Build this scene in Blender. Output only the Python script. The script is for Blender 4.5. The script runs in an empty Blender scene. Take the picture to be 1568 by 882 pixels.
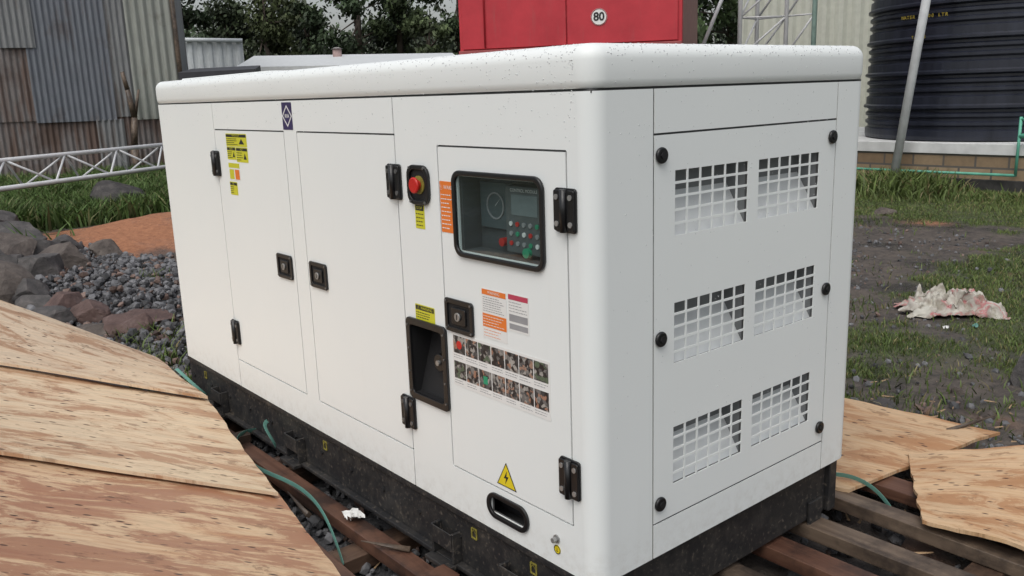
import bpy, bmesh, math, random
import numpy as np
from mathutils import Matrix, Vector, noise
random.seed(7); rng=np.random.default_rng(7)
S=bpy.context.scene
COL=bpy.context.collection

# ------------------------------------------------------------------ materials
def newmat(name):
    m=bpy.data.materials.new(name); m.use_nodes=True
    nt=m.node_tree; b=nt.nodes["Principled BSDF"]
    return m,nt,b
def N(nt,t,**k):
    n=nt.nodes.new(t)
    for a,v in k.items():
        if a in n.inputs: n.inputs[a].default_value=v
        else: setattr(n,a,v)
    return n
def mixc(nt,fac,a,b,mode='MIX'):
    n=nt.nodes.new('ShaderNodeMix'); n.data_type='RGBA'; n.blend_type=mode
    for i,s in ((0,fac),(6,a),(7,b)):
        if hasattr(s,'links'): nt.links.new(s,n.inputs[i])
        elif i==0: n.inputs[0].default_value=s
        else: n.inputs[i].default_value=(*s,1) if len(s)==3 else s
    return n.outputs[2]
def ramp(nt,src,stops):
    r=nt.nodes.new('ShaderNodeValToRGB'); nt.links.new(src,r.inputs[0])
    el=r.color_ramp.elements
    while len(el)<len(stops): el.new(.5)
    for e,(p,c) in zip(el,stops):
        e.position=p; e.color=(c,c,c,1) if not hasattr(c,'__len__') else (*c,1)
    return r.outputs[0]
def coord(nt,scale=(1,1,1),kind='Object',rot=(0,0,0)):
    tc=nt.nodes.new('ShaderNodeTexCoord'); mp=nt.nodes.new('ShaderNodeMapping')
    mp.inputs['Scale'].default_value=scale; mp.inputs['Rotation'].default_value=rot
    nt.links.new(tc.outputs[kind],mp.inputs[0]); return mp.outputs[0]
def noise_t(nt,vec,scale,detail=5,rough=.55,dist=0):
    n=N(nt,'ShaderNodeTexNoise'); n.inputs['Scale'].default_value=scale; n.inputs['Detail'].default_value=detail
    n.inputs['Roughness'].default_value=rough; n.inputs['Distortion'].default_value=dist
    nt.links.new(vec,n.inputs['Vector']); return n.outputs[0]
def bump(nt,b,h,strength=.3,dist=.01):
    n=nt.nodes.new('ShaderNodeBump'); n.inputs['Strength'].default_value=strength; n.inputs['Distance'].default_value=dist
    nt.links.new(h,n.inputs['Height']); nt.links.new(n.outputs[0],b.inputs['Normal'])
def mat(name,col,rough=.5,metal=0,var=.12,scale=8,bmp=0,bscale=80,col2=None,spec=.5):
    m,nt,b=newmat(name)
    v=coord(nt); n=noise_t(nt,v,scale)
    c2=col2 if col2 else tuple(c*(1-var*2) for c in col)
    r=ramp(nt,n,[(.35,c2),(.65,col)])
    nt.links.new(r,b.inputs['Base Color'])
    b.inputs['Roughness'].default_value=rough; b.inputs['Metallic'].default_value=metal
    b.inputs['Specular IOR Level'].default_value=spec
    if bmp: bump(nt,b,noise_t(nt,v,bscale,3),bmp,.003)
    return m

def white_paint():
    m,nt,b=newmat("white_powder_coat")
    geo=nt.nodes.new('ShaderNodeNewGeometry'); pos=geo.outputs['Position']
    big=noise_t(nt,pos,1.2,3)
    c=ramp(nt,big,[(.3,(.80,.825,.815)),(.7,(.825,.85,.83))])
    mp=nt.nodes.new('ShaderNodeMapping'); mp.inputs['Scale'].default_value=(14,14,.9); nt.links.new(pos,mp.inputs[0])
    st=noise_t(nt,mp.outputs[0],1.6,5,.6)
    c=mixc(nt,ramp(nt,st,[(.60,0),(.8,.07)]),c,(.58,.57,.52))
    sep=nt.nodes.new('ShaderNodeSeparateXYZ'); nt.links.new(pos,sep.inputs[0])
    low=ramp(nt,sep.outputs[2],[(.29,.30),(.40,0)])
    gf=ramp(nt,noise_t(nt,pos,30,5,.7),[(.45,0),(.7,1)])
    mm=nt.nodes.new('ShaderNodeMath'); mm.operation='MULTIPLY'; nt.links.new(low,mm.inputs[0]); nt.links.new(gf,mm.inputs[1])
    c=mixc(nt,mm.outputs[0],c,(.42,.38,.32))
    nt.links.new(c,b.inputs['Base Color'])
    b.inputs['Roughness'].default_value=.46; b.inputs['Specular IOR Level'].default_value=.45
    bump(nt,b,noise_t(nt,pos,2.4,2),.10,.02)
    return m
WHITE=white_paint()
GAP=mat("seam_shadow_grey",(.12,.12,.12),.8)  # shadow grey, paints the shade seen in the panel seams
VENTW=mat("vent_white",(.80,.82,.82),.45,var=.04)
VENTG=mat("vent_inner_shade",(.24,.25,.255),.6,var=.08)  # grey stands in for the shading inside the vents
BLACK=mat("black_plastic",(.012,.012,.013),.32,var=.2,bmp=.15,bscale=300)
BLACKM=mat("black_matt",(.010,.010,.011),.65)
DARKIN=mat("dark_interior",(.07,.08,.085),.7)
STEEL=mat("zinc_steel",(.42,.42,.41),.4,metal=.6)
SCRW=mat("dark_screw",(.20,.20,.20),.35,metal=.6)
RED=mat("red_button",(.62,.02,.015),.35)
def base_mat():
    m,nt,b=newmat("base_frame_paint"); v=coord(nt)
    n=noise_t(nt,v,14,6,.7); n2=noise_t(nt,v,70,3)
    c=ramp(nt,n,[(.45,(.018,.018,.019)),(.62,(.040,.037,.034)),(.8,(.15,.12,.09))])
    f=ramp(nt,n2,[(.58,0),(.70,.55)])
    c=mixc(nt,f,c,(.16,.135,.11)); nt.links.new(c,b.inputs['Base Color'])
    b.inputs['Roughness'].default_value=.5; bump(nt,b,n2,.3,.002); return m
BASE=base_mat()
YEL=mat("yellow_label",(.78,.62,.02),.4,var=.03)
YELD=mat("dull_yellow_mark",(.30,.26,.05),.5,var=.2,scale=60)
YELG=mat("yellow_green_label",(.62,.60,.03),.4,var=.03)
ORG=mat("orange_label",(.80,.20,.03),.4,var=.03)
LABW=mat("white_label",(.80,.80,.78),.35,var=.02)
INK=mat("ink",(.02,.02,.02),.5)
INKG=mat("grey_ink",(.33,.33,.34),.5)
PURP=mat("purple_logo",(.045,.03,.11),.4)
PINK=mat("magenta_label",(.6,.06,.12),.4)
GREENLED=mat("green_button",(.02,.35,.18),.4)

def glass():
    m,nt,b=newmat("tinted_window")
    nt.nodes.remove(b); out=nt.nodes["Material Output"]
    g=N(nt,'ShaderNodeBsdfGlossy'); g.inputs['Roughness'].default_value=.03; g.inputs['Color'].default_value=(1,1,1,1)
    t=N(nt,'ShaderNodeBsdfTransparent'); t.inputs['Color'].default_value=(.74,.82,.82,1)
    mx=N(nt,'ShaderNodeMixShader'); mx.inputs[0].default_value=.10; nt.links.new(t.outputs[0],mx.inputs[1]); nt.links.new(g.outputs[0],mx.inputs[2])
    nt.links.new(mx.outputs[0],out.inputs[0]); return m
GLASS=glass()

# ------------------------------------------------------------------ mesh helpers
def obj(name,verts,faces,mats,parent=None,smooth=False,fmat=None,mw=None):
    me=bpy.data.meshes.new(name); me.from_pydata([tuple(v) for v in verts],[],faces); me.update()
    for mm in (mats if isinstance(mats,(list,tuple)) else [mats]): me.materials.append(mm)
    if fmat is not None: me.polygons.foreach_set('material_index',fmat)
    if smooth: me.polygons.foreach_set('use_smooth',[True]*len(me.polygons))
    o=bpy.data.objects.new(name,me); COL.objects.link(o)
    if parent: o.parent=parent
    if mw is not None: o.matrix_local=mw
    return o
def empty(name):
    e=bpy.data.objects.new(name,None); COL.objects.link(e); e.empty_display_size=.1; return e
def bev(o,w,seg=2,ang=30):
    md=o.modifiers.new("bevel",'BEVEL'); md.width=w; md.segments=seg; md.limit_method='ANGLE'; md.angle_limit=math.radians(ang)
    o.data.polygons.foreach_set('use_smooth',[True]*len(o.data.polygons))
    wn=o.modifiers.new("wn",'WEIGHTED_NORMAL'); wn.keep_sharp=True
    return o
def box(name,x0,x1,y0,y1,z0,z1,m,parent=None,b=0,mw=None,seg=2):
    v=[(x,y,z) for x in (x0,x1) for y in (y0,y1) for z in (z0,z1)]
    f=[(0,1,3,2),(4,6,7,5),(0,4,5,1),(2,3,7,6),(0,2,6,4),(1,5,7,3)]
    o=obj(name,v,f,m,parent,mw=mw)
    if b: bev(o,b,seg)
    return o
def rloop(w,h,r,seg=6,cx=0,cy=0):
    pts=[]
    for sx,sy,a0 in ((1,1,0),(-1,1,90),(-1,-1,180),(1,-1,270)):
        for i in range(seg+1):
            a=math.radians(a0+90*i/seg)
            pts.append((cx+sx*(w/2-r)+r*math.cos(a),cy+sy*(h/2-r)+r*math.sin(a)))
    return pts
def prism(name,loop,w0,w1,m,parent,mw,hole=None,b=0):
    n=len(loop)
    v=[(x,y,w0) for x,y in loop]+[(x,y,w1) for x,y in loop]
    f=[(i,(i+1)%n,n+(i+1)%n,n+i) for i in range(n)]
    if hole is None: f+=[tuple(range(n,2*n)),tuple(reversed(range(n)))]
    else:
        v+=[(x,y,w0) for x,y in hole]+[(x,y,w1) for x,y in hole]
        f+=[(n+i,n+(i+1)%n,3*n+(i+1)%n,3*n+i) for i in range(n)]
        f+=[(2*n+i,3*n+i,3*n+(i+1)%n,2*n+(i+1)%n) for i in range(n)]
        f+=[((i+1)%n,i,2*n+i,2*n+(i+1)%n) for i in range(n)]
    o=obj(name,v,f,m,parent,mw=mw)
    if b: bev(o,b,2,40)
    return o
def circ(r,n=20,cx=0,cy=0): return [(cx+r*math.cos(2*math.pi*i/n),cy+r*math.sin(2*math.pi*i/n)) for i in range(n)]
def ML(y,z): # local frame on the long side (u right = -Y, v up, w outwards = -X)
    return Matrix(((0,0,-1,0),(-1,0,0,y),(0,1,0,z),(0,0,0,1)))
def MR(x,z): # short side: u=+X, v=+Z, w=-Y
    return Matrix(((1,0,0,x),(0,0,-1,0),(0,1,0,z),(0,0,0,1)))
def tube(name,p0,p1,r,m,parent=None,n=10,r1=None):
    p0=Vector(p0);p1=Vector(p1);d=(p1-p0);L=d.length
    q=d.to_track_quat('Z','Y').to_matrix(); r1=r if r1 is None else r1
    v=[];
    for k,(c,rr) in enumerate(((p0,r),(p1,r1))):
        for i in range(n):
            a=2*math.pi*i/n; v.append(c+q@Vector((rr*math.cos(a),rr*math.sin(a),0)))
    f=[(i,(i+1)%n,n+(i+1)%n,n+i) for i in range(n)]+[tuple(reversed(range(n))),tuple(range(n,2*n))]
    o=obj(name,v,f,m,parent,smooth=False)
    o.data.polygons.foreach_set('use_smooth',[True]*n+[False,False]); return o
def text(name,s,size,m,parent,mw,align='CENTER',bold=0):
    cu=bpy.data.curves.new(name,'FONT'); cu.body=s; cu.size=size; cu.align_x=align; cu.align_y='CENTER'; cu.offset=bold; cu.space_line=.85
    cu.materials.append(m); o=bpy.data.objects.new(name,cu); COL.objects.link(o); o.parent=parent; o.matrix_local=mw; return o
def sheet(name,us,vs,holes,w0,w1,m,parent,mw):
    """flat sheet with real rectangular openings, built from cells"""
    U=sorted(set(us+[h[0] for h in holes]+[h[1] for h in holes])); V=sorted(set(vs+[h[2] for h in holes]+[h[3] for h in holes]))
    U=[u for u in U if us[0]<=u<=us[-1]]; V=[v for v in V if vs[0]<=v<=vs[-1]]
    def solid(i,j):
        if i<0 or j<0 or i>=len(U)-1 or j>=len(V)-1: return False
        a=(U[i]+U[i+1])/2;b=(V[j]+V[j+1])/2
        return not any(h[0]<a<h[1] and h[2]<b<h[3] for h in holes)
    vid={};vl=[];fl=[]
    def vv(i,j,k):
        key=(i,j,k)
        if key not in vid: vid[key]=len(vl); vl.append((U[i],V[j],(w0,w1)[k]))
        return vid[key]
    for i in range(len(U)-1):
        for j in range(len(V)-1):
            if not solid(i,j): continue
            fl.append((vv(i,j,1),vv(i+1,j,1),vv(i+1,j+1,1),vv(i,j+1,1)))
            fl.append((vv(i,j,0),vv(i,j+1,0),vv(i+1,j+1,0),vv(i+1,j,0)))
            if not solid(i-1,j): fl.append((vv(i,j,0),vv(i,j,1),vv(i,j+1,1),vv(i,j+1,0)))
            if not solid(i+1,j): fl.append((vv(i+1,j,1),vv(i+1,j,0),vv(i+1,j+1,0),vv(i+1,j+1,1)))
            if not solid(i,j-1): fl.append((vv(i,j,0),vv(i+1,j,0),vv(i+1,j,1),vv(i,j,1)))
            if not solid(i,j+1): fl.append((vv(i,j+1,1),vv(i+1,j+1,1),vv(i+1,j+1,0),vv(i,j+1,0)))
    return obj(name,vl,fl,m,parent,mw=mw)

# ================================================================== GENERATOR
G=empty("diesel_generator")
W,L=1.12,2.735; zb,zs,zt=.292,1.447,1.549; R=.045; g=.0025
def hg(a,b,z): return (-b,-a,z-g,z+g)
def vg(y,z0,z1): return (-y-g,-y+g,z0,z1)
gaps=[vg(2.08,zb,zs),vg(.775,zb,zs),
      vg(1.468,.409,1.346),vg(1.372,.409,1.346),hg(1.468,2.08,.409),hg(1.468,2.08,1.346),hg(.775,1.372,.409),hg(.775,1.372,1.346),
      vg(.570,.424,1.32),vg(.080,.424,1.32),hg(.080,.570,.424),hg(.080,.570,1.32)]
def op(y0,y1,z0,z1): return (-y1,-y0,z0,z1)
opens=[op(.168,.488,1.052,1.246),op(.585,.745,.60,.812),op(.254,.402,.3445,.3955)]
ML0=ML(0,0)
sheet("side_panels",[-L+R,-R],[zb,zs],gaps+opens,-.006,0,WHITE,G,ML0)
sheet("side_seam_backing",[-L+R,-R],[zb,zs],opens,-.011,-.0075,GAP,G,ML0)
gr=[];
def vgx(x,z0,z1): return (x-g,x+g,z0,z1)
gr+= [vgx(.197,zb,zs),vgx(.966,zb,zs),(.197,.966,.384-g,.384+g),(.197,.966,1.346-g,1.346+g)]
vents=[]
VC=[(.272,.556),(.602,.884)]; VR=[(1.106,1.260),(.790,.942),(.472,.624)]
vh=[]
for (a,b) in VC:
    for (c,d) in VR:
        vents.append((a,b,c,d)); nc,nr=6,5; bw=.006
        cw=(b-a-(nc-1)*bw)/nc; ch=(d-c-(nr-1)*bw)/nr
        for i in range(nc):
            for j in range(nr):
                vh.append((a+i*(cw+bw),a+i*(cw+bw)+cw,c+j*(ch+bw),c+j*(ch+bw)+ch))
MR0=MR(0,0)
sheet("end_panels",[R,W-R],[zb,zs],gr+vh,-.0025,0,WHITE,G,MR0)
sheet("end_seam_backing",[R,W-R],[zb,zs],[(a-.003,b+.003,c-.003,d+.003) for a,b,c,d in vents],-.011,-.0075,GAP,G,MR0)
for k,(a,b,c,d) in enumerate(vents):
    a-=.004;b+=.004;c-=.004;d+=.004;D=-.07; mid=c+(d-c)*.62
    v=[(a,c,-.0115),(b,c,-.0115),(a,mid,D),(b,mid,D),(a,d,-.0115),(b,d,-.0115),(a,d,D),(b,d,D)]
    obj("vent_louvre",v[:4],[(0,1,3,2)],VENTW,G,mw=MR0)
    obj("vent_box",v,[(0,2,6,4),(1,5,7,3),(4,6,7,5),(2,3,7,6)],VENTG,G,mw=MR0)
box("inner_shell",.13,W-.01,.13,L-.01,zb,zs-.01,GAP,G)
box("back_panel",W-.006,W,R,L-R,zb,zs,WHITE,G)
box("far_end_panel",R,W-R,L-.006,L,zb,zs,WHITE,G)
def corner(cx,cy,a0):
    v=[];n=12
    for i in range(n+1):
        a=math.radians(a0+90*i/n)
        for z in (zb,zs): v.append((cx+R*math.cos(a),cy+R*math.sin(a),z))
    f=[(i*2,i*2+2,i*2+3,i*2+1) for i in range(n)]
    obj("corner_post",v,f,WHITE,G,smooth=True)
corner(R,R,180);corner(W-R,R,270);corner(W-R,L-R,0);corner(R,L-R,90)
box("floor_plate",.01,W-.01,.01,L-.01,zb-.004,zb-.001,GAP,G)
def roof():
    bm=bmesh.new()
    prof=[(0.004,1.4525),(0.0,1.456),(-.003,1.47),(-.003,1.512)]
    for i in range(1,9):
        a=math.radians(90*i/8); prof.append((-.003+.034*(1-math.cos(a)),1.512+.034*math.sin(a)))
    prof.append((.09,1.5485))
    rings=[]
    for d,z in prof:
        r=max(R+.003-d,.012)
        lp=rloop(W-2*d,L-2*d,r,8,W/2,L/2)
        rings.append([bm.verts.new((x,y,z)) for x,y in lp])
    n=len(rings[0])
    for a,b in zip(rings,rings[1:]):
        for i in range(n): bm.faces.new((a[i],a[(i+1)%n],b[(i+1)%n],b[i]))
    bm.faces.new(rings[-1])
    me=bpy.data.meshes.new("roof_cap"); bm.to_mesh(me); me.materials.append(WHITE)
    me.polygons.foreach_set('use_smooth',[len(p.vertices)==4 for p in me.polygons])
    o=bpy.data.objects.new("roof_cap",me); COL.objects.link(o); o.parent=G
roof()
box("roof_gap_shade",.012,W-.012,.012,L-.012,zs-.004,1.4528,GAP,G)  # dark slab painting the shadow in the gap under the roof
box("roof_hatch",.10,W-.10,1.75,2.65,1.5487,1.556,WHITE,G,b=.004)
B0=.115
box("base_rail",.012,.06,.015,L-.015,B0,zb-.0045,BASE,G,b=.003)
box("base_rail_far",W-.07,W-.03,.015,L-.015,B0,zb-.0045,BASE,G,b=.003)
box("base_end",.061,W-.071,.03,.07,B0,zb-.0045,BASE,G,b=.003)
box("base_end_far",.061,W-.071,L-.07,L-.03,B0,zb-.0045,BASE,G,b=.003)
box("base_lower_flange",-.012,.0115,.03,L-.02,B0-.008,B0+.006,BASE,G,b=.002)
box("base_upper_flange",.002,.0118,.02,L-.02,zb-.022,zb-.0046,BASE,G,b=.002)
box("base_fuel_tank",.1,W-.1,.12,L-.12,B0+.02,zb-.006,BLACKM,G)
for y in (2.33,1.60,.62,.30):
    box("lifting_lug",-.020,.0118,y-.055,y-.045,B0+.0065,B0+.10,BASE,G,b=.002)
    box("lifting_lug",-.020,.0118,y+.045,y+.055,B0+.0065,B0+.10,BASE,G,b=.002)
    box("lug_plate",-.045,-.0125,y-.06,y+.06,B0-.01,B0+.004,BASE,G,b=.002)
    box("lug_front",-.024,-.0202,y-.05,y+.05,B0+.045,B0+.10,BASE,G,b=.002)
for y in (2.52,1.38,.50,.245):
    mw=ML(y,.235); mw[0][3]=.010
    prism("tie_mark",rloop(.026,.034,.003),-.001,.0015,YELD,G,mw,hole=rloop(.018,.026,.002)); 
    text("tie_mark_glyph","\u2191",.03,YELD,G,mw@Matrix.Translation((0,0,.002)))
for x in (.10,.95): box("base_foot",x,x+.07,.02,.029,B0-.04,B0+.06,BASE,G,b=.002)
for y in np.arange(.15,2.7,.21):
    mw=ML(float(y),.20); mw[0][3]=.011; prism("base_bolt",circ(.008,6),0,.006,BASE,G,mw)

def screw(mw,u,v,w,r=.0055,m=None): prism("screw",circ(r,10,u,v),w,w+.0025,m or SCRW,G,mw)
def hinge(y,z,w=.070,h=.100):
    mw=ML(y,z)
    prism("hinge_leaf",rloop(w,h,.008),.0005,.007,BLACK,G,mw,b=.002)
    for s in (-1,1):
        prism("hinge_pad",rloop(.024,h-.008,.005,4,s*.021,0),.0072,.012,BLACK,G,mw,b=.002)
        for t in (-.030,.030): screw(mw,s*.022,t,.012,.0065,STEEL if y<.2 else SCRW)
    c=mw@Vector((0,-h/2+.002,.012)); d=mw@Vector((0,h/2-.002,.012)); tube("hinge_barrel",c,d,.009,BLACK,G,12)
for y,z in ((2.083,1.215),(2.063,.53),(.781,1.215),(.779,.53),(.080,1.19),(.083,.548)): hinge(y,z,.068,.10)
def latch(y,z,w=.118,h=.088):
    mw=ML(y,z)
    prism("latch_frame",rloop(w,h,.010),.0005,.007,BLACK,G,mw,hole=rloop(w-.026,h-.026,.006),b=.0015)
    prism("latch_pan",rloop(w-.026,h-.026,.006),.0006,.002,BLACKM,G,mw)
    prism("latch_paddle",rloop(w*.5,h*.5,.006),.0022,.0075,BLACK,G,mw,b=.002)
    prism("latch_lock",circ(.012,18),.0076,.012,STEEL,G,mw,b=.001)
    prism("latch_key",rloop(.004,.014,.001),.0121,.0125,INK,G,mw)
    for a in (-1,1):
        for b in (-1,1): screw(mw,a*(w/2-.008),b*(h/2-.008),.007,.0035)
latch(1.546,.871); latch(1.293,.873); latch(.503,.871,.125,.092)
mw=ML(.660,1.213)
prism("estop_frame",rloop(.102,.108,.030),.0005,.010,BLACK,G,mw,hole=rloop(.078,.084,.022),b=.002)
prism("estop_pan",rloop(.078,.084,.022),.0006,.002,BLACKM,G,mw)
prism("estop_ring",circ(.025,24),.0022,.005,YELD,G,mw); prism("estop_stem",circ(.013,20),.0052,.014,RED,G,mw)
prism("estop_button",circ(.022,24),.0142,.024,RED,G,mw,b=.004)
for a in (-1,1):
    for b in (-1,1): screw(mw,a*.034,b*.046,.010,.004)
mw=ML(.328,1.149); ww,wh=.352,.224
prism("window_gasket",rloop(ww,wh,.032,8),.0005,.010,BLACK,G,mw,hole=rloop(ww-.026,wh-.026,.022,8),b=.003)
lp=rloop(ww-.025,wh-.025,.022,8); obj("window_glass",[(x,y,.004) for x,y in lp],[tuple(range(len(lp)))],GLASS,G,mw=mw)
box("controller_box",-.158,.158,-.096,.096,-.075,-.07,DARKIN,G,mw=mw)
for (a,b,c,d) in ((-.16,-.156,-.097,.097),(.156,.16,-.097,.097),(-.16,.16,-.099,-.096),(-.16,.16,.096,.099)):
    box("window_reveal",a,b,c,d,-.069,-.0115,DARKIN,G,mw=mw)
CG=mat("controller_grey",(.10,.115,.12),.5)
box("controller_face",.0,.145,-.085,.080,-.069,-.025,CG,G,b=.004,mw=mw)
box("controller_screen",.025,.12,.01,.06,-.0249,-.024,mat("lcd",(.22,.26,.27),.2),G,mw=mw)
text("controller_title","CONTROL MODULE",.011,LABW,G,mw@Matrix.Translation((.072,.07,-.024)))
for i in range(5):
    for j in range(3):
        prism("controller_button",circ(.006,12,.022+i*.024,-.012-j*.024),-.0249,-.022,[LABW,RED,INKG,INKG,GREENLED][(i+3*j)%5],G,mw)
prism("start_button",circ(.012,16,.085,-.078),-.0249,-.014,GREENLED,G,mw)
prism("key_switch",circ(.011,16,-.05,-.07),-.0695,-.05,RED,G,mw)
box("meter_panel",-.145,-.015,-.04,.08,-.069,-.06,mat("meter_blue",(.09,.12,.13),.3),G,b=.003,mw=mw)
prism("meter_dial",circ(.035,24,-.08,.02),-.0599,-.057,INKG,G,mw,hole=circ(.031,24,-.08,.02))
obj("meter_needle",[(-.08,.018,-.0565),(-.078,.022,-.0565),(-.055,.042,-.0565)],[(0,1,2)],LABW,G,mw=mw)
mw=ML(.665,.706); rw,rh=.196,.246
prism("recess_frame",rloop(rw,rh,.016),.0005,.009,BLACK,G,mw,hole=rloop(rw-.040,rh-.040,.012),b=.002)
a,b=(rw-.038)/2,(rh-.038)/2
v=[(-a,-b,.004),(a,-b,.004),(a,b,.004),(-a,b,.004),(-a,-b,-.02),(a,-b,-.02),(a,b,-.085),(-a,b,-.085)]
obj("recess_pan",v,[(0,1,5,4),(1,2,6,5),(2,3,7,6),(3,0,4,7),(4,5,6,7)],BLACKM,G,mw=mw)
prism("recess_connector",circ(.026,20,.02,.0),-.07,-.020,BLACK,G,mw,b=.003)
prism("recess_connector_pin",circ(.008,12,.02,.0),-.020,-.014,STEEL,G,mw)
for s in (-1,1):
    for t in (-.1,-.04,.03,.1): screw(mw,s*(rw/2-.010),t,.009,.003)
mw=ML(.328,.370)
prism("port_grommet",rloop(.172,.074,.036,8),.0005,.008,BLACK,G,mw,hole=rloop(.144,.048,.0235,8),b=.002)
box("port_inside",-.10,.10,-.04,.04,-.06,-.055,BLACKM,G,mw=mw)
mw=ML(.140,.367); prism("earth_washer",circ(.011,18),.0003,.003,STEEL,G,mw); prism("earth_bolt",circ(.007,6),.0031,.016,STEEL,G,mw)
mw=ML(.139,.338); prism("earth_mark",circ(.012,20),.0004,.0012,YEL,G,mw); prism("earth_mark_ring",circ(.012,20),.0013,.0016,INK,G,mw,hole=circ(.0098,20)); text("earth_glyph","T",.013,INK,G,mw@Matrix.Translation((0,0,.0018))@Matrix.Rotation(math.pi,4,'Z'))
def label(y0,y1,z0,z1,m,r=.002,w=.0008):
    mw=ML((y0+y1)/2,(z0+z1)/2); prism("label",rloop(y1-y0,z1-z0,r,2),.0003,w,m,G,mw); return mw,y1-y0,z1-z0
def lines(mw,w,h,n,u0,u1,v0,v1,m,t=.0022):
    vs=[];fs=[]
    for i in range(n):
        v=v1+(v0-v1)*(i+.5)/n; u=u0
        end=u1-random.random()*(u1-u0)*.35
        while u<end:
            l=random.uniform(.004,.012); l=min(l,end-u)
            k=len(vs); vs+=[(u,v-t/2,.0012),(u+l,v-t/2,.0012),(u+l,v+t/2,.0012),(u,v+t/2,.0012)]; fs.append((k,k+1,k+2,k+3)); u+=l+.002
    obj("label_print",vs,fs,m,G,mw=mw)
def bar(mw,u0,u1,v0,v1,m,w=.0012): obj("label_block",[(u0,v0,w),(u1,v0,w),(u1,v1,w),(u0,v1,w)],[(0,1,2,3)],m,G,mw=mw)
mw,w,h=label(.510,.566,1.094,1.229,ORG); text("label_title","\u26A0 WARN",.014,LABW,G,mw@Matrix.Translation((0,h/2-.016,.0012))); lines(mw,w,h,9,-w/2+.004,w/2-.004,-h/2+.006,h/2-.03,LABW,.0025)
mw,w,h=label(.645,.690,1.092,1.160,YELG); bar(mw,-w/2+.003,w/2-.003,h/2-.018,h/2-.003,INK); text("label_title","STOP",.011,YELG,G,mw@Matrix.Translation((0,h/2-.0105,.0016))); lines(mw,w,h,4,-w/2+.004,w/2-.004,-h/2+.004,h/2-.022,INK,.0025)
mw,w,h=label(.622,.718,.828,.873,YELG); bar(mw,-w/2+.003,w/2-.003,h/2-.016,h/2-.003,INK); text("label_title","\u26A0 WARNING",.012,YELG,G,mw@Matrix.Translation((0,h/2-.0095,.0016))); lines(mw,w,h,3,-w/2+.004,w/2-.004,-h/2+.004,h/2-.02,INK,.0025)
def warn(y0,y1,z0,z1,title):
    mw,w,h=label(y0,y1,z0,z1,YELG)
    bar(mw,-w/2+.003,w/2-.003,h/2-.013,h/2-.003,INK)
    text("label_title",title,.011,YELG,G,mw@Matrix.Translation((0,h/2-.008,.0016)))
    if w>.08: 
        obj("warn_triangle",[(w*.12,-h*.30,.0012),(w*.38,-h*.30,.0012),(w*.25,h*.12,.0012)],[(0,1,2)],INK,G,mw=mw)
    lines(mw,w,h,max(2,int(h/.012)),-w/2+.004,w*.08,-h/2+.004,h/2-.016,INK,.0025)
warn(1.78,1.97,1.285,1.333,"WATCH OUT"); warn(1.78,1.885,1.228,1.283,"HOT"); warn(1.888,1.97,1.235,1.2835,"NOTE")
mw,w,h=label(1.868,1.970,1.157,1.222,LABW); bar(mw,-w/2,w/2,h/2-.018,h/2,YELG,.001);bar(mw,-w/2+.005,-.004,-h/2+.004,h/2-.024,YELG);bar(mw,.006,w/2-.005,-h/2+.004,h/2-.024,ORG)
warn(1.905,1.975,1.100,1.150,"OIL")
mw,w,h=label(1.393,1.466,1.352,1.442,PURP); d=.036
prism("logo_diamond",[(d,0),(0,d),(-d,0),(0,-d)],.0009,.0014,LABW,G,mw,hole=[(d-.006,0),(0,d-.006),(-d+.006,0),(0,-d+.006)]); text("logo_text","KVA",.016,LABW,G,mw@Matrix.Translation((0,0,.0012)),bold=.0006)
mw,w,h=label(.305,.405,.835,.966,LABW); bar(mw,-w/2+.002,w/2-.002,h/2-.016,h/2-.002,ORG); text("label_title","WARNING",.010,LABW,G,mw@Matrix.Translation((0,h/2-.009,.0016)))
lines(mw,w,h,7,-w/2+.005,w/2-.005,.004,h/2-.02,INKG,.0016); bar(mw,-w/2+.002,w/2-.002,-h/2+.030,0.0,ORG); lines(mw@Matrix.Translation((0,0,.0006)),w,h,4,-w/2+.005,w/2-.005,-h/2+.033,-.003,LABW,.0016); lines(mw,w,h,3,-w/2+.005,w/2-.005,-h/2+.003,-h/2+.026,ORG,.0014)
mw,w,h=label(.221,.299,.872,.968,LABW); bar(mw,-w/2+.002,w/2-.002,h/2-.015,h/2-.002,PINK); lines(mw,w,h,4,-w/2+.004,w/2-.004,0.0,h/2-.018,INKG,.0016); bar(mw,-w/2+.004,w/2-.004,-h/2+.026,-.004,INKG); bar(mw,-w/2+.004,w/2-.004,-h/2+.006,-h/2+.02,INKG)
# picture sheet: printed instruction photographs
mw,w,h=label(.150,.545,.672,.822,LABW)
def picmat(i):
    m,nt,b=newmat("photo_print"); v=coord(nt)
    vo=N(nt,'ShaderNodeTexVoronoi'); vo.inputs['Scale'].default_value=75+12*i; nt.links.new(v,vo.inputs['Vector'])
    bw=N(nt,'ShaderNodeRGBToBW'); nt.links.new(vo.outputs['Color'],bw.inputs[0])
    c=ramp(nt,bw.outputs[0],[(.25,(.012,.012,.015)),(.5,(.05,.055,.06)),(.65,(.17,.165,.16)),(.85,(.40,.38,.35))])
    n=noise_t(nt,v,38+9*i,2,.4)
    c=mixc(nt,ramp(nt,n,[(.57,0),(.60,1)]),c,[(.36,.19,.13),(.34,.18,.12),(.10,.14,.09),(.36,.22,.16)][i])
    n2=noise_t(nt,v,140,3); c=mixc(nt,ramp(nt,n2,[(.5,0),(.7,.5)]),c,(.02,.02,.02))
    nt.links.new(c,b.inputs['Base Color']); b.inputs['Roughness'].default_value=.3; return m
PM=[picmat(i) for i in range(4)]
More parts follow.
